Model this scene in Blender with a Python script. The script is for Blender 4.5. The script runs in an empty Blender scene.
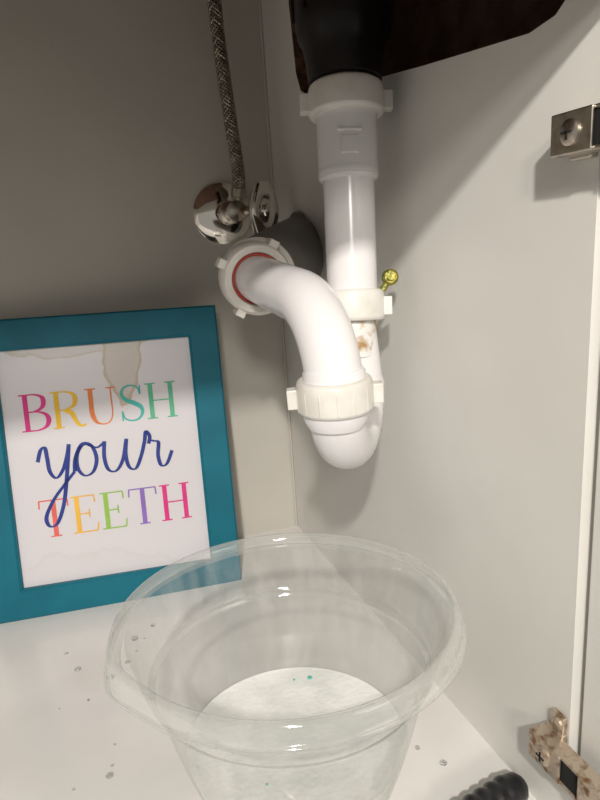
import bpy, math, random
from mathutils import Vector, Matrix
random.seed(4)
scene=bpy.context.scene
scene.view_settings.view_transform='Standard'
COL=scene.collection
V=Vector
# ------------------------------------------------------------ materials
def newmat(name):
    m=bpy.data.materials.new(name); m.use_nodes=True
    nt=m.node_tree; nt.nodes.clear()
    out=nt.nodes.new('ShaderNodeOutputMaterial')
    b=nt.nodes.new('ShaderNodeBsdfPrincipled')
    nt.links.new(b.outputs[0],out.inputs[0])
    return m,nt,b,out
def pmat(name,c1,c2=None,scale=8,rough=.4,metal=0,bump=0,bscale=60,lo=.4,hi=.6,spec=.5,detail=4):
    m,nt,b,out=newmat(name)
    b.inputs['Roughness'].default_value=rough
    b.inputs['Metallic'].default_value=metal
    b.inputs['Specular IOR Level'].default_value=spec
    tc=nt.nodes.new('ShaderNodeTexCoord')
    if c2 is None: c2=tuple(x*.94 for x in c1)
    n=nt.nodes.new('ShaderNodeTexNoise'); n.inputs['Scale'].default_value=scale; n.inputs['Detail'].default_value=detail
    nt.links.new(tc.outputs['Object'],n.inputs['Vector'])
    r=nt.nodes.new('ShaderNodeValToRGB')
    r.color_ramp.elements[0].position=lo; r.color_ramp.elements[1].position=hi
    r.color_ramp.elements[0].color=(*c1,1); r.color_ramp.elements[1].color=(*c2,1)
    nt.links.new(n.outputs['Fac'],r.inputs['Fac'])
    nt.links.new(r.outputs['Color'],b.inputs['Base Color'])
    if bump:
        n2=nt.nodes.new('ShaderNodeTexNoise'); n2.inputs['Scale'].default_value=bscale; n2.inputs['Detail'].default_value=3
        nt.links.new(tc.outputs['Object'],n2.inputs['Vector'])
        bp=nt.nodes.new('ShaderNodeBump'); bp.inputs['Strength'].default_value=bump; bp.inputs['Distance'].default_value=.002
        nt.links.new(n2.outputs['Fac'],bp.inputs['Height'])
        nt.links.new(bp.outputs[0],b.inputs['Normal'])
    return m
M={}
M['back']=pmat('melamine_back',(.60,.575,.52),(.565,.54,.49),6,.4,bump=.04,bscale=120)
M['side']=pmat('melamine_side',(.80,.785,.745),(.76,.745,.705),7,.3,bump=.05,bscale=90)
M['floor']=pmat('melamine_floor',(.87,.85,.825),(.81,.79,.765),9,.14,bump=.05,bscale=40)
M['edge']=pmat('particle_edge',(.10,.045,.022),(.22,.11,.06),90,.85,bump=.5,bscale=300)
M['wood']=pmat('dark_wood',(.13,.075,.055),(.20,.12,.09),26,.8,bump=.2,bscale=100,spec=.2)
M['pvc']=pmat('pvc_white',(.84,.82,.83),(.80,.78,.79),14,.20)
M['pvcd']=pmat('pvc_dirty',(.80,.79,.76),(.42,.25,.10),75,.4,lo=.50,hi=.66,detail=6)
M['nut']=pmat('pvc_nut',(.80,.78,.74),(.72,.69,.63),40,.32,bump=.05)
M['red']=pmat('red_washer',(.55,.05,.03),None,20,.5)
M['black']=pmat('black_abs',(.008,.006,.006),(.013,.011,.011),20,.3,spec=.35)
M['grey']=pmat('grey_sleeve',(.16,.15,.14),(.22,.205,.19),14,.45)
M['chrome']=pmat('chrome',(.92,.89,.85),(.84,.79,.73),30,.10,1.0)
M['nickel']=pmat('nickel',(.64,.59,.52),(.44,.38,.31),120,.28,1.0,lo=.45,hi=.7)
M['rusty']=pmat('rusty_steel',(.60,.51,.41),(.26,.13,.06),150,.42,.75,bump=.3,bscale=300,lo=.50,hi=.68,detail=6)
M['braid']=pmat('braid_steel',(.42,.37,.31),(.30,.26,.21),200,.3,.85)
M['core']=pmat('hose_core',(.05,.045,.04),None,20,.7)
M['teal']=pmat('teal_paint',(.002,.125,.185),(.003,.15,.215),12,.5,bump=.06,bscale=60,spec=.3)
M['brass']=pmat('corroded_brass',(.36,.30,.06),(.14,.16,.04),220,.4,.6,bump=.5,bscale=400)
M['rubber']=pmat('black_rubber',(.010,.010,.011),(.018,.018,.02),40,.32)
M['dark']=pmat('dark_recess',(.01,.01,.01),None,10,.9)
def flat(name,c):
    return pmat(name,c,tuple(min(1,x*1.08+.01) for x in c),60,.6,spec=.2)
def thinmat(name,alpha,col,rough,streak=.35,face=.5,gloss=.07):
    m,nt,b,out=newmat(name)
    b.inputs['Base Color'].default_value=(*col,1); b.inputs['Roughness'].default_value=rough
    b.inputs['Specular IOR Level'].default_value=.8
    tr=nt.nodes.new('ShaderNodeBsdfTransparent'); tr.inputs[0].default_value=(.96,.97,.965,1)
    mix=nt.nodes.new('ShaderNodeMixShader')
    tc=nt.nodes.new('ShaderNodeTexCoord')
    mp=nt.nodes.new('ShaderNodeMapping'); mp.inputs['Scale'].default_value=(70,70,9)
    nt.links.new(tc.outputs['Object'],mp.inputs[0])
    n=nt.nodes.new('ShaderNodeTexNoise'); n.inputs['Scale'].default_value=1; n.inputs['Detail'].default_value=5
    nt.links.new(mp.outputs[0],n.inputs['Vector'])
    rp=nt.nodes.new('ShaderNodeValToRGB'); rp.color_ramp.elements[0].position=.45; rp.color_ramp.elements[1].position=.75
    nt.links.new(n.outputs['Fac'],rp.inputs[0])
    fr=nt.nodes.new('ShaderNodeLayerWeight'); fr.inputs['Blend'].default_value=.36
    m1=nt.nodes.new('ShaderNodeMath'); m1.operation='MULTIPLY_ADD'
    nt.links.new(fr.outputs['Facing'],m1.inputs[0]); m1.inputs[1].default_value=face; m1.inputs[2].default_value=alpha
    m2=nt.nodes.new('ShaderNodeMath'); m2.operation='MULTIPLY_ADD'
    nt.links.new(rp.outputs[0],m2.inputs[0]); m2.inputs[1].default_value=streak
    nt.links.new(m1.outputs[0],m2.inputs[2])
    cl=nt.nodes.new('ShaderNodeClamp'); nt.links.new(m2.outputs[0],cl.inputs[0]); cl.inputs[2].default_value=.9
    nt.links.new(cl.outputs[0],mix.inputs[0])
    nt.links.new(tr.outputs[0],mix.inputs[1]); nt.links.new(b.outputs[0],mix.inputs[2])
    gl=nt.nodes.new('ShaderNodeBsdfGlossy'); gl.inputs['Roughness'].default_value=.06
    mg=nt.nodes.new('ShaderNodeMixShader'); mg.inputs[0].default_value=gloss
    nt.links.new(mix.outputs[0],mg.inputs[1]); nt.links.new(gl.outputs[0],mg.inputs[2])
    nt.links.new(mg.outputs[0],out.inputs[0])
    return m
M['bowl']=thinmat('clear_plastic',.02,(.84,.84,.82),.10,.17,.34,.08)
M['rim']=thinmat('clear_plastic_rim',.10,(.88,.88,.85),.08,.06,.50,.12)
def dropmat():
    m,nt,b,out=newmat('water_drop')
    b.inputs['Base Color'].default_value=(.97,.98,.98,1); b.inputs['Roughness'].default_value=.03
    b.inputs['Transmission Weight'].default_value=.95; b.inputs['IOR'].default_value=1.33
    return m
M['drop']=dropmat()
def soapmat():
    m,nt,b,out=newmat('soapy_water')
    tc=nt.nodes.new('ShaderNodeTexCoord')
    n=nt.nodes.new('ShaderNodeTexNoise'); n.inputs['Scale'].default_value=22; n.inputs['Detail'].default_value=5
    nt.links.new(tc.outputs['Object'],n.inputs['Vector'])
    r=nt.nodes.new('ShaderNodeValToRGB'); r.color_ramp.elements[0].position=.38; r.color_ramp.elements[1].position=.58
    r.color_ramp.elements[0].color=(.76,.78,.75,1); r.color_ramp.elements[1].color=(.93,.94,.91,1)
    nt.links.new(n.outputs['Fac'],r.inputs[0]); nt.links.new(r.outputs[0],b.inputs['Base Color'])
    b.inputs['Roughness'].default_value=.35
    v=nt.nodes.new('ShaderNodeTexVoronoi'); v.inputs['Scale'].default_value=260
    nt.links.new(tc.outputs['Object'],v.inputs['Vector'])
    bp=nt.nodes.new('ShaderNodeBump'); bp.inputs['Strength'].default_value=.3; bp.inputs['Distance'].default_value=.001
    nt.links.new(v.outputs['Distance'],bp.inputs['Height']); nt.links.new(bp.outputs[0],b.inputs['Normal'])
    return m
M['soap']=soapmat()
def papermat():
    m,nt,b,out=newmat('poster_paper')
    tc=nt.nodes.new('ShaderNodeTexCoord')
    n=nt.nodes.new('ShaderNodeTexNoise'); n.inputs['Scale'].default_value=22; n.inputs['Detail'].default_value=4
    nt.links.new(tc.outputs['Object'],n.inputs['Vector'])
    sep=nt.nodes.new('ShaderNodeSeparateXYZ'); nt.links.new(tc.outputs['Object'],sep.inputs[0])
    def math_(op,a,b_=None):
        k=nt.nodes.new('ShaderNodeMath'); k.operation=op
        for i,x in enumerate((a,b_)):
            if x is None: continue
            if isinstance(x,(int,float)): k.inputs[i].default_value=x
            else: nt.links.new(x,k.inputs[i])
        return k.outputs[0]
    def blob(cx,cz,rx,rz,amp=1.6):
        dx=math_('DIVIDE',math_('SUBTRACT',sep.outputs[0],cx),rx)
        dz=math_('DIVIDE',math_('SUBTRACT',sep.outputs[2],cz),rz)
        d=math_('SQRT',math_('ADD',math_('MULTIPLY',dx,dx),math_('MULTIPLY',dz,dz)))
        return math_('ADD',d,math_('MULTIPLY',math_('SUBTRACT',n.outputs['Fac'],.5),amp))
    def ramp(src,stops):
        r=nt.nodes.new('ShaderNodeValToRGB'); nt.links.new(src,r.inputs[0])
        cr=r.color_ramp
        while len(cr.elements)<len(stops): cr.elements.new(.5)
        for e,(p,c) in zip(cr.elements,stops): e.position=p; e.color=(c,c,c,1)
        return r.outputs[0]
    s1=ramp(blob(.160,.268,.021,.045,2.0),[(0,.45),(.75,.42),(.93,.95),(1.0,0)])
    s3=ramp(blob(.11,.293,.075,.016,1.5),[(0,.22),(.8,.22),(.93,.6),(1.0,0)])
    s2=ramp(blob(.10,.03,.12,.030),[(0,.03),(.8,.04),(.93,.12),(1.0,0)])
    s=math_('MAXIMUM',math_('MAXIMUM',s1,s3),s2)
    mix=nt.nodes.new('ShaderNodeMix'); mix.data_type='RGBA'
    mix.inputs[6].default_value=(.70,.675,.71,1); mix.inputs[7].default_value=(.48,.38,.25,1)
    nt.links.new(s,mix.inputs[0]); nt.links.new(mix.outputs[2],b.inputs['Base Color'])
    b.inputs['Roughness'].default_value=.3
    return m
M['paper']=papermat()
# ------------------------------------------------------------ mesh helpers
def mkobj(name,verts,faces,mat,parent=None,smooth=True,bevel=0,mats=None,midx=None,autos=True):
    me=bpy.data.meshes.new(name); me.from_pydata([tuple(v) for v in verts],[],faces); me.validate(); me.update()
    import bmesh
    bm=bmesh.new(); bm.from_mesh(me)
    if midx is None: bmesh.ops.recalc_face_normals(bm,faces=bm.faces)
    bm.to_mesh(me); bm.free()
    o=bpy.data.objects.new(name,me); COL.objects.link(o)
    for m in (mats or [mat]): me.materials.append(m)
    if midx:
        for p,i in zip(me.polygons,midx): p.material_index=i
    for p in me.polygons: p.use_smooth=smooth
    if smooth and autos:
        try: me.set_sharp_from_angle(angle=math.radians(35))
        except Exception: pass
    if bevel:
        b=o.modifiers.new('bevel','BEVEL'); b.width=bevel; b.segments=3; b.limit_method='ANGLE'
    if parent: o.parent=parent
    return o
def empty(name,loc=(0,0,0)):
    e=bpy.data.objects.new(name,None); e.location=loc; e.empty_display_size=.02; COL.objects.link(e); return e
def frame_from(d):
    d=V(d).normalized(); a=V((0,0,1)) if abs(d.z)<.9 else V((1,0,0))
    x=a.cross(d).normalized(); y=d.cross(x).normalized(); return x,y,d
def lathe(prof,p0,d,n=48,sx=1,sy=1,close=True):
    x,y,z=frame_from(d); p0=V(p0); vs=[];fs=[]
    for r,h in prof:
        for i in range(n):
            a=2*math.pi*i/n
            vs.append(p0+x*(math.cos(a)*r*sx)+y*(math.sin(a)*r*sy)+z*h)
    for k in range(len(prof)-1):
        for i in range(n):
            j=(i+1)%n
            fs.append((k*n+i,k*n+j,(k+1)*n+j,(k+1)*n+i))
    if close:
        fs.append(tuple(range(n))[::-1]); fs.append(tuple((len(prof)-1)*n+i for i in range(n)))
    return vs,fs
def tube(path,rad,n=32,cap=True):
    path=[V(p) for p in path]; m=len(path); vs=[];fs=[]
    if not hasattr(rad,'__len__'): rad=[rad]*m
    T=[]
    for i in range(m):
        a=path[max(0,i-1)]; b=path[min(m-1,i+1)]; T.append((b-a).normalized())
    x,y,_=frame_from(T[0])
    for i in range(m):
        if i:
            q=T[i-1].rotation_difference(T[i]); x=q@x; y=q@y
        for k in range(n):
            a=2*math.pi*k/n
            vs.append(path[i]+x*math.cos(a)*rad[i]+y*math.sin(a)*rad[i])
    for i in range(m-1):
        for k in range(n):
            j=(k+1)%n; fs.append((i*n+k,i*n+j,(i+1)*n+j,(i+1)*n+k))
    if cap:
        fs.append(tuple(range(n))[::-1]); fs.append(tuple((m-1)*n+k for k in range(n)))
    return vs,fs
def box(x0,x1,y0,y1,z0,z1):
    vs=[V((x,y,z)) for x in (x0,x1) for y in (y0,y1) for z in (z0,z1)]
    fs=[(0,1,3,2),(4,6,7,5),(0,4,5,1),(2,3,7,6),(0,2,6,4),(1,5,7,3)]
    return vs,fs
def obox(c,ax,ay,az,hx,hy,hz):
    c=V(c);vs=[]
    for sx in(-1,1):
        for sy in(-1,1):
            for sz in(-1,1): vs.append(c+ax*sx*hx+ay*sy*hy+az*sz*hz)
    return vs,[(0,1,3,2),(4,6,7,5),(0,4,5,1),(2,3,7,6),(0,2,6,4),(1,5,7,3)]
def merge(*parts):
    vs=[];fs=[]
    for v,f in parts:
        o=len(vs); vs+=list(v); fs+=[tuple(i+o for i in ff) for ff in f]
    return vs,fs
def catmull(pts,k=8):
    pts=[V(p) for p in pts]; out=[]
    P=[pts[0]*2-pts[1]]+pts+[pts[-1]*2-pts[-2]]
    for i in range(1,len(P)-2):
        for s in range(k):
            t=s/k; a,b,c,d=P[i-1],P[i],P[i+1],P[i+2]
            out.append(.5*((2*b)+(c-a)*t+(2*a-5*b+4*c-d)*t*t+(3*b-a-3*c+d)*t**3))
    out.append(P[-2]); return out
# ------------------------------------------------------------ camera
Xc=V((.9356,-.1441,.3224)).normalized()
Yc=V((-.3473,-.2101,.9139)); Yc=(Yc-Xc*Yc.dot(Xc)).normalized()
Zc=Xc.cross(Yc)
right=V((Xc[0],Yc[0],Zc[0])); down=V((Xc[1],Yc[1],Zc[1])); fwd=V((Xc[2],Yc[2],Zc[2]))
cam=bpy.data.cameras.new('camera'); co=bpy.data.objects.new('camera',cam); COL.objects.link(co)
CP=V((-.246,-.742,.375))
co.matrix_world=Matrix((( right.x,-down.x,-fwd.x,CP.x),(right.y,-down.y,-fwd.y,CP.y),(right.z,-down.z,-fwd.z,CP.z),(0,0,0,1)))
cam.sensor_fit='VERTICAL'; cam.sensor_height=24; cam.lens=18.6; cam.clip_start=.02
scene.camera=co
# ------------------------------------------------------------ room shell
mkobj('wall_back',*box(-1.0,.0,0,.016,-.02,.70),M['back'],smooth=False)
mkobj('wall_left',*box(-1.016,-1.0,-.5,.016,-.02,.70),M['side'],smooth=False)
mkobj('floor',*box(-1.0,.0,-.515,0,-.018,0),M['floor'],smooth=False)
FY=-.4965
out=[(0,-.02),(0,.68),(-.086,.68),(-.090,.60),(-.098,.54),(-.108,.522),(-.13,.512),(-.20,.503),(-.285,.492),(-.34,.485),(-.403,.478),(-.445,.4735),(-.464,.476),(-.478,.486),(-.486,.51),(-.486,.68),(FY,.68),(FY,-.02)]
n=len(out); vs=[V((0,y,z)) for y,z in out]+[V((.016,y,z)) for y,z in out]
fs=[tuple(range(n)),tuple(range(2*n-1,n-1,-1))]; mi=[0,0]
for i in range(n):
    j=(i+1)%n; fs.append((i,j,n+j,n+i)); mi.append(1 if 2<=i<=14 else 0)
mkobj('wall_right',vs,fs,None,smooth=False,mats=[M['side'],M['edge']],midx=mi)
mkobj('ceiling',*box(-1.0,.30,-.50,0,.68,.71),M['wood'],smooth=False)
mkobj('wall_neighbour',*merge(box(.20,.22,-.4965,.016,0,.68),box(.016,.20,0,.016,0,.68),box(.016,.20,-.4965,-.4865,0,.68)),M['wood'],smooth=False)
mkobj('trim_top',*box(-1.0,.45,-.522,-.503,.482,.71),M['side'],smooth=False)
mkobj('trim_corner',*tube([(-.0015,-.0015,0),(-.0015,-.0015,.68)],.0015,8),M['back'])
mkobj('door_1',*box(.004,.022,-.95,-.501,0,.66),M['side'],smooth=False,bevel=.0015)
# ------------------------------------------------------------ hinges
def hinge(name,z,mat,y0=-.462,wing=True):
    e=empty(name,(0,0,0))
    def P(nm,g,m=mat,bev=.0010,sm=False): return mkobj(nm,*g,m,parent=e,smooth=sm,bevel=bev)
    P('mounting_plate',box(-.005,-.0002,max(y0-.038,-.496),y0-.001,z-.0115,z+.0115))
    if wing: P('plate_wing',box(-.004,-.0002,-.4955,y0-.004,z-.023,z+.023))
    P('arm_channel_top',box(-.015,-.004,y0-.06,y0,z+.0078,z+.0096),bev=.0006)
    P('arm_channel_bottom',box(-.015,-.004,y0-.06,y0,z-.0096,z-.0078),bev=.0006)
    P('arm_face',box(-.0163,-.0145,y0-.026,y0,z-.0096,z+.0096),bev=.0008)
    P('arm_bridge',box(-.0163,-.0145,y0-.062,y0-.040,z-.0096,z+.0096),bev=.0008)
    P('arm_recess',box(-.0140,-.009,y0-.042,y0-.024,z-.0078,z+.0078),M['dark'],0)
    sy=y0-.013
    P('adjust_screw',lathe([(.0060,0),(.0060,.001),(.0045,.0022),(0.0001,.0026)],(-.0162,sy,z),(-1,0,0),24),sm=True,bev=0)
    P('screw_slot_a',box(-.0191,-.0180,sy-.0033,sy+.0033,z-.0005,z+.0005),M['dark'],0)
    P('screw_slot_b',box(-.0191,-.0180,sy-.0005,sy+.0005,z-.0033,z+.0033),M['dark'],0)
    if wing:
        for s in(-1,1):
            P('wing_screw',lathe([(.004,0),(.0038,.0015),(.0001,.0024)],(-.004,y0-.011,z+s*.0175),(-1,0,0),20),sm=True,bev=0)
    P('link_arm',tube([(-.011,y0-.05,z),(-.009,y0-.064,z),(-.0045,y0-.075,z),(-.0035,y0-.082,z)],[.006,.006,.0055,.005],12),sm=True,bev=0)
    P('cup_flange',obox((.0026,y0-.098,z),V((1,0,0)),V((0,1,0)),V((0,0,1)),.001,.02,.024),bev=.0008)
    P('cup',lathe([(.0165,0),(.0165,.002),(.014,.003),(.0135,.001),(.0001,.001)],(.002,y0-.098,z),(-1,0,0),32),sm=True,bev=0)
    return e
hinge('cabinet_hinge',.4165,M['nickel'],y0=-.4815,wing=False)
hinge('cabinet_hinge.001',.062,M['rusty'],y0=-.4800)
# ------------------------------------------------------------ drain / trap
trap=empty('drain_trap')
A=V((-.0395,-.2985,.4635)); B=V((-.0480,-.314,.327)); ax=(A-B).normalized()
def earnut(nm,c,d,r,h,ears,er,m=M['nut'],ridges=True):
    c=V(c); x,y,z=frame_from(d)
    vs,fs=lathe([(r*.80,-h*.5),(r*.94,-h*.5),(r,-h*.40),(r,h*.25),(r*.97,h*.42),(r*.9,h*.5),(r*.74,h*.5)],c,d,56)
    parts=[(vs,fs)]
    for a in ears:
        dr=x*math.cos(a)+y*math.sin(a); tn=z.cross(dr)
        parts.append(obox(c+dr*(r+er*.5-.001)-z*h*.05,dr,tn,z,er*.5+.001,.0045,h*.30))
    if ridges:
        for k in range(14):
            a=2*math.pi*k/14+.1; dr=x*math.cos(a)+y*math.sin(a); tn=z.cross(dr)
            parts.append(obox(c+dr*(r*.978)-z*h*.08,dr,tn,z,.0008,.0009,h*.34))
    return mkobj(nm,*merge(*parts),m,parent=trap,bevel=.0008)
def ang_to(d,target):
    x,y,z=frame_from(d); t=V(target); return math.atan2(t.dot(y),t.dot(x))
rt=right
a0=ang_to(ax,rt)
earnut('top_slip_nut',A+ax*.008,ax,.0275,.022,[a0,a0+math.pi],.006,ridges=False)
mkobj('tailpiece_hub',*lathe([(.0219,-.046),(.0219,-.004),(.0222,-.002)],A,ax,48),M['pvc'],parent=trap)
mkobj('tailpiece_hub_lip',*lathe([(.0190,-.048),(.0208,-.0475),(.0220,-.045),(.0222,-.042),(.0219,-.040)],A,ax,48),M['pvc'],parent=trap)
mkobj('tailpiece',*tube([A-ax*.04,B],.0188,40),M['pvc'],parent=trap)
mkobj('hub_latch',*merge(obox(A-ax*.030-fwd*.0212,right,fwd,ax,.006,.0012,.006),obox(A-ax*.020-fwd*.0214,right,fwd,ax,.0085,.0010,.0009)),M['pvc'],parent=trap,bevel=.0006)
earnut('lower_slip_nut',B-ax*.001,ax,.0240,.023,[a0-.15,a0+math.pi-.3],.0055,ridges=False)
zc=.274; R0=V((-.0470,-.3190,zc)); F0=V((-.0940,-.3800,zc))
C=(R0+F0)/2; hd=(F0-R0); rad=hd.length/2; hd.normalize()
mkobj('inlet_collar',*lathe([(.0160,-.040),(.0172,-.039),(.0172,-.012)],B,ax,40),M['pvcd'],parent=trap)
path=[B-ax*.01,V((R0.x,R0.y,zc+.012)),R0]
for i in range(1,24):
    a=math.pi*i/24; path.append(C-hd*rad*math.cos(a)-V((0,0,1))*rad*1.05*math.sin(a))
path+=[F0,F0+V((0,0,.012))]
rr=[.0160]*2+[.0170]+[.0188]*23+[.0188,.0205]
mkobj('u_bend',*tube(path,rr,40),M['pvc'],parent=trap)
mkobj('u_bend_flare',*lathe([(.0185,-.018),(.0215,-.012),(.0225,-.002),(.0225,.002)],F0,(0,0,1),48),M['pvc'],parent=trap)
FN=F0+V((0,0,.004)); up=V((0,0,1)); b0=ang_to(up,rt)
earnut('front_slip_nut',FN,V((-.03,-.02,1)),.0253,.022,[b0+.0,b0+math.pi],.006)
W=V((-.0990,-.236,.3480))
er=.058; hz=(V((W.x,W.y,0))-V((F0.x,F0.y,0))).normalized()
zt=.3385
path=[F0+up*.002,F0+up*.005]
for i in range(0,19):
    a=math.pi/2*.92*i/18
    path.append(V((F0.x,F0.y,zt-er))+hz*er*(1-math.cos(a))+up*er*math.sin(a))
last=path[-1]
path+=[last.lerp(W,.4),last.lerp(W,.95),W+(W-last).normalized()*.015]
mkobj('trap_arm',*tube(path,.0190,44),M['pvc'],parent=trap)
mkobj('arm_collar',*lathe([(.0205,-.002),(.0205,.015),(.0192,.017)],FN,up,44),M['pvc'],parent=trap)
wn=V((.10,.99,.06)).normalized()
vs,fs=lathe([(.0208,-.004),(.0218,-.009),(.0270,-.010),(.0290,-.007),(.0300,.004),(.0300,.014),(.0280,.018),(.020,.018)],W,wn,56,close=False)
parts=[(vs,fs)]
for t in (V((-.5,0,-.86)),V((.5,0,.86)),V((-.9,0,.45)),V((.9,0,-.45))):
    t=(t-wn*t.dot(wn)).normalized(); parts.append(obox(W+t*.0315+wn*.002,t,wn.cross(t),wn,.0030,.004,.009))
mkobj('wall_slip_nut',*merge(*parts),M['nut'],parent=trap,bevel=.0008)
mkobj('red_washer',*lathe([(.0192,-.0055),(.0208,-.0055),(.0208,0),(.0192,0)],W,wn,48,close=False),M['red'],parent=trap)
mkobj('wall_hub',*lathe([(.028,.012),(.033,.016),(.033,.030),(.028,.034)],W,(.35,.93,.02),48),M['nut'],parent=trap)
G0=W+V((.010,.030,.002)); G1=V((-.004,-.088,.364))
mkobj('wall_sleeve',*tube([G0,G0.lerp(G1,.5),G1],[.031,.035,.038],44),M['grey'],parent=trap)
mkobj('sleeve_flange',*lathe([(.039,0),(.043,.002),(.043,.004),(.037,.006)],V((-.0005,-.082,.364)),(-1,0,0),44),M['grey'],parent=trap)
S0=V((-.0190,-.320,.3450))
mkobj('clamp_screw',*merge(lathe([(.0001,-.003),(.005,-.003),(.0062,-.0015),(.0062,.0015),(.0045,.003),(.0001,.0032)],S0,(-.3,-.9,.2),20),
   lathe([(.0001,.0),(.0032,.0),(.0032,.0048),(.0001,.005)],S0,(-.3,-.9,.2),6),
   tube([S0,S0+V((-.006,.001,-.009))],.0025,10)),M['brass'],parent=trap)
drain=empty('sink_drain')
mkobj('drain_body',*lathe([(.0235,.019),(.0265,.021),(.0280,.034),(.0300,.046),(.0335,.052),(.0350,.066),(.0350,.11),(.040,.115),(.040,.128),(.037,.13),(.037,.16),(.06,.19),(.065,.212)],A,ax,48),M['black'],parent=drain)
ribs=[]
for k in range(10):
    a=2*math.pi*k/10; x,y,z=frame_from(ax); dr=x*math.cos(a)+y*math.sin(a)
    ribs.append(obox(A+ax*.088+dr*.035,dr,z.cross(dr),z,.0018,.0012,.026))
mkobj('drain_ribs',*merge(*ribs),M['black'],parent=drain,smooth=False)
# ------------------------------------------------------------ shut-off valve
val=empty('shutoff_valve')
vx,vz=-.0635,.4120
mkobj('escutcheon',*lathe([(.035,0),(.0355,.002),(.033,.005),(.024,.010),(.013,.013),(.011,.013)],(vx-.001,0,vz+.001),(0,-1,0),56),M['chrome'],parent=val)
mkobj('stub',*lathe([(.008,.0),(.008,.022),(.0125,.022),(.0125,.034),(.0095,.036),(.0095,.056),(.011,.057),(.011,.060),(.004,.062)],(vx,0,vz),(0,-1,0),24),M['nickel'],parent=val)
mkobj('compression_nut',*lathe([(.012,.020),(.0135,.0215),(.0135,.031),(.012,.033)],(vx,0,vz),(0,-1,0),6),M['nickel'],parent=val,smooth=False)
ox=V((vx+.0035,-.046,vz))
mkobj('outlet',*lathe([(.007,0),(.007,.017)],ox,(.2,0,1),20),M['nickel'],parent=val)
hx=V((.45,-.88,-.04)).normalized()
hs=V((.62,-.78,-.06)).normalized()
mkobj('stem',*lathe([(.0095,0),(.0095,.008),(.006,.010),(.006,.018),(.005,.031)],ox,hs,24),M['nickel'],parent=val)
HC=ox+hs*.033
hl,hf=lathe([(.70,-.001),(.93,-.001),(1.0,.002),(1.0,.006),(.9,.009),(.55,.0085),(.45,.006),(.22,.0055),(.2,.009),(.14,.0105),(.01,.0105)],(0,0,0),(0,0,1),48)
ho=mkobj('oval_handle',hl,hf,M['chrome'],parent=val)
vv=frame_from(hx)
for v in ho.data.vertices:
    c=v.co.copy()
    wave=1+.03*math.cos(6*math.atan2(c.y,c.x))
    v.co=HC+vv[0]*c.x*.0190*wave+vv[1]*c.y*.0310*wave+vv[2]*c.z
pts=[ox+V((.004,0,.019)),V((-.0545,-.046,.450)),V((-.0565,-.048,.475)),V((-.0595,-.050,.505)),V((-.064,-.055,.55)),V((-.068,-.060,.60)),V((-.069,-.062,.68))]
mkobj('hose_nut',*lathe([(.0075,0),(.0085,.001),(.0085,.009),(.0065,.011),(.0065,.020)],ox+V((.003,0,.014)),(.15,0,1),6),M['nickel'],parent=val,smooth=False)
mkobj('hose_core',*tube(catmull(pts,14)[4:],.0059,20),M['core'],parent=val)
def framed(path):
    T=[(path[min(len(path)-1,i+1)]-path[max(0,i-1)]).normalized() for i in range(len(path))]
    x,y,_=frame_from(T[0]); F=[]
    for i in range(len(path)):
        if i: q=T[i-1].rotation_difference(T[i]); x=q@x;y=q@y
        F.append((x.copy(),y.copy()))
    return F
hp2=catmull(pts,36)[10:]; F=framed(hp2); L=[0]
for i in range(1,len(hp2)): L.append(L[-1]+(hp2[i]-hp2[i-1]).length)
parts=[]
for sgn in(-1,1):
    for k in range(9):
        ph=2*math.pi*k/9; pp=[]
        for i in range(0,len(hp2)):
            a=ph+sgn*L[i]*185; r=.0063+.0003*math.sin(L[i]*185*9+k+ (0 if sgn>0 else math.pi))
            pp.append(hp2[i]+F[i][0]*math.cos(a)*r+F[i][1]*math.sin(a)*r)
        parts.append(tube(pp,.00085,5))
mkobj('hose_braid',*merge(*parts),M['braid'],parent=val)
# ------------------------------------------------------------ picture frame
pf=empty('picture_frame')
BR=V((-.107,-.105,.001)); rx=V((.994,-.107,0)).normalized()
upv=V((.021,.055,.314)); upv=(upv-rx*upv.dot(rx)*.2).normalized()
Fw,Fh,bd,th=.268,.322,.033,.016
ny=rx.cross(upv).normalized()
if ny.y>0: ny=-ny
org=BR-rx*Fw
mat=Matrix.Identity(4)
for i in range(3):
    mat[i][0]=rx[i]; mat[i][1]=-ny[i]; mat[i][2]=upv[i]; mat[i][3]=org[i]
pf.matrix_world=mat
o4=[(0,0),(Fw,0),(Fw,Fh),(0,Fh)]; i4=[(bd,bd),(Fw-bd,bd),(Fw-bd,Fh-bd),(bd,Fh-bd)]
vs=[];fs=[]
def ins(p,q,t): return (p[0]+(q[0]-p[0])*t,p[1]+(q[1]-p[1])*t)
rings=[[(p,th) for p in o4],[(p,.002) for p in o4],[(ins(p,q,.06),0) for p,q in zip(o4,i4)],[(ins(p,q,.92),0) for p,q in zip(o4,i4)],[(q,.002) for q in i4],[(q,.011) for q in i4]]
for r_ in rings:
    for (p,d) in r_: vs.append(V((p[0],d,p[1])))
for k in range(len(rings)-1):
    for i in range(4):
        j=(i+1)%4; fs.append((k*4+i,k*4+j,(k+1)*4+j,(k+1)*4+i))
mkobj('frame_moulding',vs,fs,M['teal'],parent=pf,smooth=False)
mkobj('backing',*box(.004,Fw-.004,.010,th+.001,.004,Fh-.004),M['edge'],parent=pf,smooth=False)
mkobj('poster',*box(bd-.004,Fw-bd+.004,.0075,.0098,bd-.004,Fh-bd+.004),M['paper'],parent=pf,smooth=False)
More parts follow.
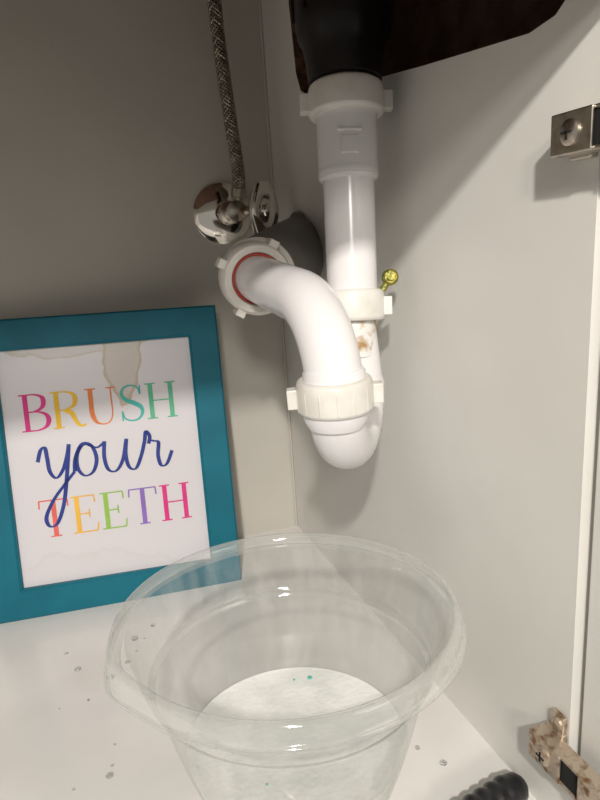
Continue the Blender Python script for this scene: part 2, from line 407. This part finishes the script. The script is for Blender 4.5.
def ribbon(pts,wfun,y=.0070):
    vs=[];fs=[]
    for i,p in enumerate(pts):
        a=pts[max(0,i-1)];b=pts[min(len(pts)-1,i+1)]
        t=(b-a); t=t.normalized() if t.length>0 else V((1,0))
        nrm=V((-t.y,t.x)); w=wfun(i/(len(pts)-1),t)/2
        vs+= [V((p.x+nrm.x*w,y,p.y+nrm.y*w)),V((p.x-nrm.x*w,y,p.y-nrm.y*w))]
    for i in range(len(pts)-1): fs.append((2*i,2*i+1,2*i+3,2*i+2))
    return vs,fs
TK,TN=.115,.035
def cw(t,d): return TN+(TK-TN)*abs(d.y)**1.5
def line(x0,y0,x1,y1,w): return ([V((x0,y0)),V((x1,y1))],lambda t,d,w=w:w)
def curve(*p): return (catmull([V((a,b)) for a,b in p],8),cw)
def stem(x,a=0,b=1,w=TK): return line(x,a,x,b,w)
def ser(x,y,h=.13): return line(x-h,y,x+h,y,TN)
G={
'B':(.72,[stem(.17),line(.03,.985,.3,.985,TN),line(.03,.015,.3,.015,TN),curve((.2,.985),(.4,.98),(.56,.9),(.59,.76),(.54,.62),(.38,.53),(.2,.52)),curve((.2,.52),(.45,.51),(.62,.42),(.67,.27),(.6,.1),(.42,.02),(.2,.015))]),
'R':(.80,[stem(.17),line(.03,.985,.3,.985,TN),ser(.17,.015),curve((.2,.985),(.4,.98),(.57,.9),(.61,.74),(.55,.58),(.38,.5),(.2,.49)),(catmull([V(p) for p in ((.36,.5),(.5,.38),(.6,.12),(.7,.02),(.82,.05))],8),lambda t,d:.11*(1-t)+.04)]),
'U':(.84,[(catmull([V(p) for p in ((.18,1),(.18,.7),(.18,.33),(.26,.08),(.44,0),(.6,.07),(.67,.3),(.67,.7),(.67,1))],8),lambda t,d:TK if t<.3 else max(TN,TK-(t-.3)*.5)),ser(.18,.985),ser(.67,.985,.11)]),
'S':(.62,[(catmull([V(p) for p in ((.53,.74),(.48,.92),(.31,.99),(.14,.92),(.09,.76),(.18,.6),(.36,.5),(.52,.38),(.56,.22),(.47,.06),(.3,.01),(.13,.08),(.07,.28))],8),lambda t,d:.04+.085*math.exp(-((t-.5)/.2)**2)),line(.54,.72,.54,.98,TN),line(.065,.02,.065,.3,TN)]),
'H':(.86,[stem(.18),stem(.68),line(.18,.51,.68,.51,TN),ser(.18,.985),ser(.18,.015),ser(.68,.985),ser(.68,.015)]),
'T':(.76,[stem(.38),line(.04,.985,.72,.985,TN),line(.05,.98,.04,.78,TN),line(.71,.98,.72,.78,TN),ser(.38,.015)]),
'E':(.70,[stem(.17),line(.03,.985,.6,.985,TN),line(.03,.015,.62,.015,TN),line(.17,.51,.46,.51,TN),line(.59,.98,.6,.79,TN),line(.61,.02,.64,.23,TN),line(.45,.4,.45,.62,TN)]),
}
def word(wd,cols,x0,z0,h,width,nm):
    tot=sum(G[c][0] for c in wd); sx=width/tot; x=x0
    for i,(c,col) in enumerate(zip(wd,cols)):
        w,st=G[c]; parts=[]
        for k,(pp,wf) in enumerate(st):
            vs,fs=ribbon(pp,wf,y=0)
            parts.append(([V((x+v.x*sx,.0072-.00002*k,z0+v.z*h)) for v in vs],fs))
        mkobj('%s_letter_%s_%d'%(nm,c.lower(),i),*merge(*parts),flat('ink_%s%d'%(nm,i),col),parent=pf,smooth=False)
        x+=w*sx
word('BRUSH',[(.66,.05,.24),(.80,.50,.05),(.72,.22,.07),(.08,.45,.40),(.12,.45,.28)],bd+.016,bd+.168,.040,.168,'top')
word('TEETH',[(.72,.14,.12),(.80,.46,.07),(.30,.52,.10),(.26,.15,.48),(.66,.04,.22)],bd+.023,bd+.051,.041,.165,'bottom')
scr=[[(0,.55),(.07,.76),(.15,.8),(.17,.6),(.19,.35),(.29,.22),(.42,.36),(.52,.62),(.57,.82)],
[(.57,.82),(.52,.5),(.45,.1),(.36,-.3),(.22,-.62),(.08,-.66),(.04,-.48),(.2,-.18),(.42,.08),(.62,.3)],
[(.62,.3),(.66,.55),(.8,.8),(.96,.75),(1.03,.5),(.95,.26),(.79,.2),(.68,.36),(.7,.62),(.84,.78),(1.05,.70),(1.2,.78)],
[(1.2,.8),(1.17,.5),(1.22,.26),(1.36,.22),(1.5,.42),(1.6,.8)],[(1.6,.8),(1.56,.5),(1.6,.26),(1.72,.22),(1.84,.45),(1.93,.72)],
[(1.93,.72),(1.97,.9),(2.03,.8),(2.0,.66)],[(1.99,.74),(2.1,.70),(2.18,.66),(2.15,.42),(2.19,.22),(2.3,.24),(2.42,.48)]]
parts=[]
for k,sk in enumerate(scr):
    pp=[V((bd+.029+a*.0588,bd+.102+b*.0588)) for a,b in sk]
    vs,fs=ribbon(catmull(pp,10),lambda t,d:.0018+.0024*max(0,abs(d.y))**2,y=.0069-.00002*k)
    parts.append((vs,fs))
mkobj('script_word',*merge(*parts),flat('ink_blue',(.03,.05,.25)),parent=pf,smooth=False)
# ------------------------------------------------------------ plastic bowl (slightly oval, with pour lip)
bowl=empty('plastic_bowl',(0,0,0)); BC=V((-.1450,-.4010,0))
e1=V((.902,-.431,0)).normalized(); e2=V((.431,.902,0)).normalized()
def oval(g,lip=False):
    vs,fs=g; o=[]
    for v in vs:
        r=v-BC; a=r.dot(e1)*.975; b=r.dot(e2)*.915; z=v.z
        p=BC+e1*a+e2*b
        if lip:
            ang=math.atan2(b,a); d=(ang-math.radians(-148)+math.pi)%(2*math.pi)-math.pi
            g_=math.exp(-(d/.20)**2)
            q=(p-BC); q.z=0; q.normalize(); p=p+q*.004*g_
            if z<.143: z-=.004*g_
        o.append(V((p.x,p.y,z)))
    return o,fs
prof=[(.0005,.004),(.046,.004),(.054,.001),(.059,.002),(.064,.010),(.072,.032),(.080,.058),(.0865,.084),(.0905,.104),(.0950,.108),(.0993,.120),(.1025,.135),(.1048,.1445)]
rimp=[(.1048,.1445),(.1060,.1472),(.1090,.1495),(.1122,.1488),(.1136,.1460),(.1138,.1385),(.1158,.1378),(.1162,.1355),(.1132,.1347)]
def sm(pr): return [(p.x,p.y) for p in catmull([V(q) for q in pr],4)]
mkobj('bowl_shell',*oval(lathe(sm(prof),BC,(0,0,1),128,close=False)),M['bowl'],parent=bowl,autos=False)
mkobj('bowl_rim',*oval(lathe(sm(rimp),BC,(0,0,1),128,close=False),True),M['rim'],parent=bowl,autos=False)
mkobj('bowl_step',*oval(lathe([(.0905,.1030),(.0908,.1048),(.0920,.1066),(.0947,.1080)],BC,(0,0,1),128,close=False)),M['rim'],parent=bowl)
mkobj('soapy_water',*oval(lathe([(.0005,.0065),(.054,.0065),(.062,.012),(.0705,.031),(.0755,.0470),(.0758,.0487),(.073,.0480),(.0005,.0480)],BC,(0,0,1),96,close=False)),M['soap'],parent=bowl)
parts=[]
for (dx,dy,s) in ((.030,.050,.0020),(.018,.053,.0010),(-.03,-.03,.0010)):
    parts.append(lathe([(.0001,-s*.3),(s,-.0002),(s*.7,s*.4),(.0001,s*.6)],BC+V((dx,dy,.0483)),(0,0,1),10))
mkobj('paste_specks',*merge(*parts),flat('paste_teal',(.10,.45,.38)),parent=bowl)
# ------------------------------------------------------------ screwdriver
sd=empty('screwdriver')
h0=V((-.008,-.466,.0120)); h1=V((-.092,-.4790,.0120)); d=(h1-h0).normalized()
pr=[(.0005,0),(.006,.0008),(.0090,.004),(.0100,.009)]
for k in range(6):
    s=.011+k*.009; pr+=[(.0100,s),(.0112,s+.003),(.0112,s+.0055),(.0100,s+.008)]
pr+=[(.0085,.068),(.0075,.074),(.0098,.080),(.0085,.084),(.0035,.085)]
mkobj('handle',*lathe(pr,h0,d,28),M['rubber'],parent=sd)
mkobj('shaft',*lathe([(.003,.083),(.003,.165),(.0042,.18),(.002,.19)],h0,d,16),M['nickel'],parent=sd)
# ------------------------------------------------------------ droplets
parts=[]
def drop(x,y,s,base=0):
    parts.append(lathe([(s,0.0001),(s*.9,s*.22),(s*.6,s*.38),(s*.01,s*.45)],(x,y,base),(0,0,1),14,sx=1+random.uniform(-.2,.3),sy=1))
for (x,y,s) in ((-.262,-.395,.0045),(-.255,-.37,.003),(-.27,-.33,.003),(-.262,-.215,.004),(-.245,-.20,.0025),(-.29,-.19,.003),(-.235,-.165,.0035),(-.215,-.15,.0025),(-.285,-.37,.0055),(-.04,-.42,.003),(-.05,-.40,.002),(-.30,-.16,.002)):
    drop(x,y,s)
for k in range(12):
    drop(random.uniform(-.31,-.22),random.uniform(-.42,-.13),random.uniform(.0007,.0016))
mkobj('water_droplets',*merge(*parts),M['drop'])
# ------------------------------------------------------------ lights
def area(name,loc,target,size,energy,color):
    l=bpy.data.lights.new(name,'AREA'); l.size=size; l.energy=energy; l.color=color
    o=bpy.data.objects.new(name,l); COL.objects.link(o); o.location=loc
    o.rotation_euler=(V(target)-V(loc)).to_track_quat('-Z','Y').to_euler(); return o
area('room_light',(-.95,-2.9,1.35),(-.1,-.3,.25),.3,22,(1,.94,.86))
area('vanity_light',(-.52,-1.415,1.0),(-.07,-.3,.2),.05,14.5,(1,.945,.87))
w=bpy.data.worlds.new('world'); scene.world=w; w.use_nodes=True
w.node_tree.nodes['Background'].inputs[0].default_value=(1,.96,.89,1)
w.node_tree.nodes['Background'].inputs[1].default_value=.29
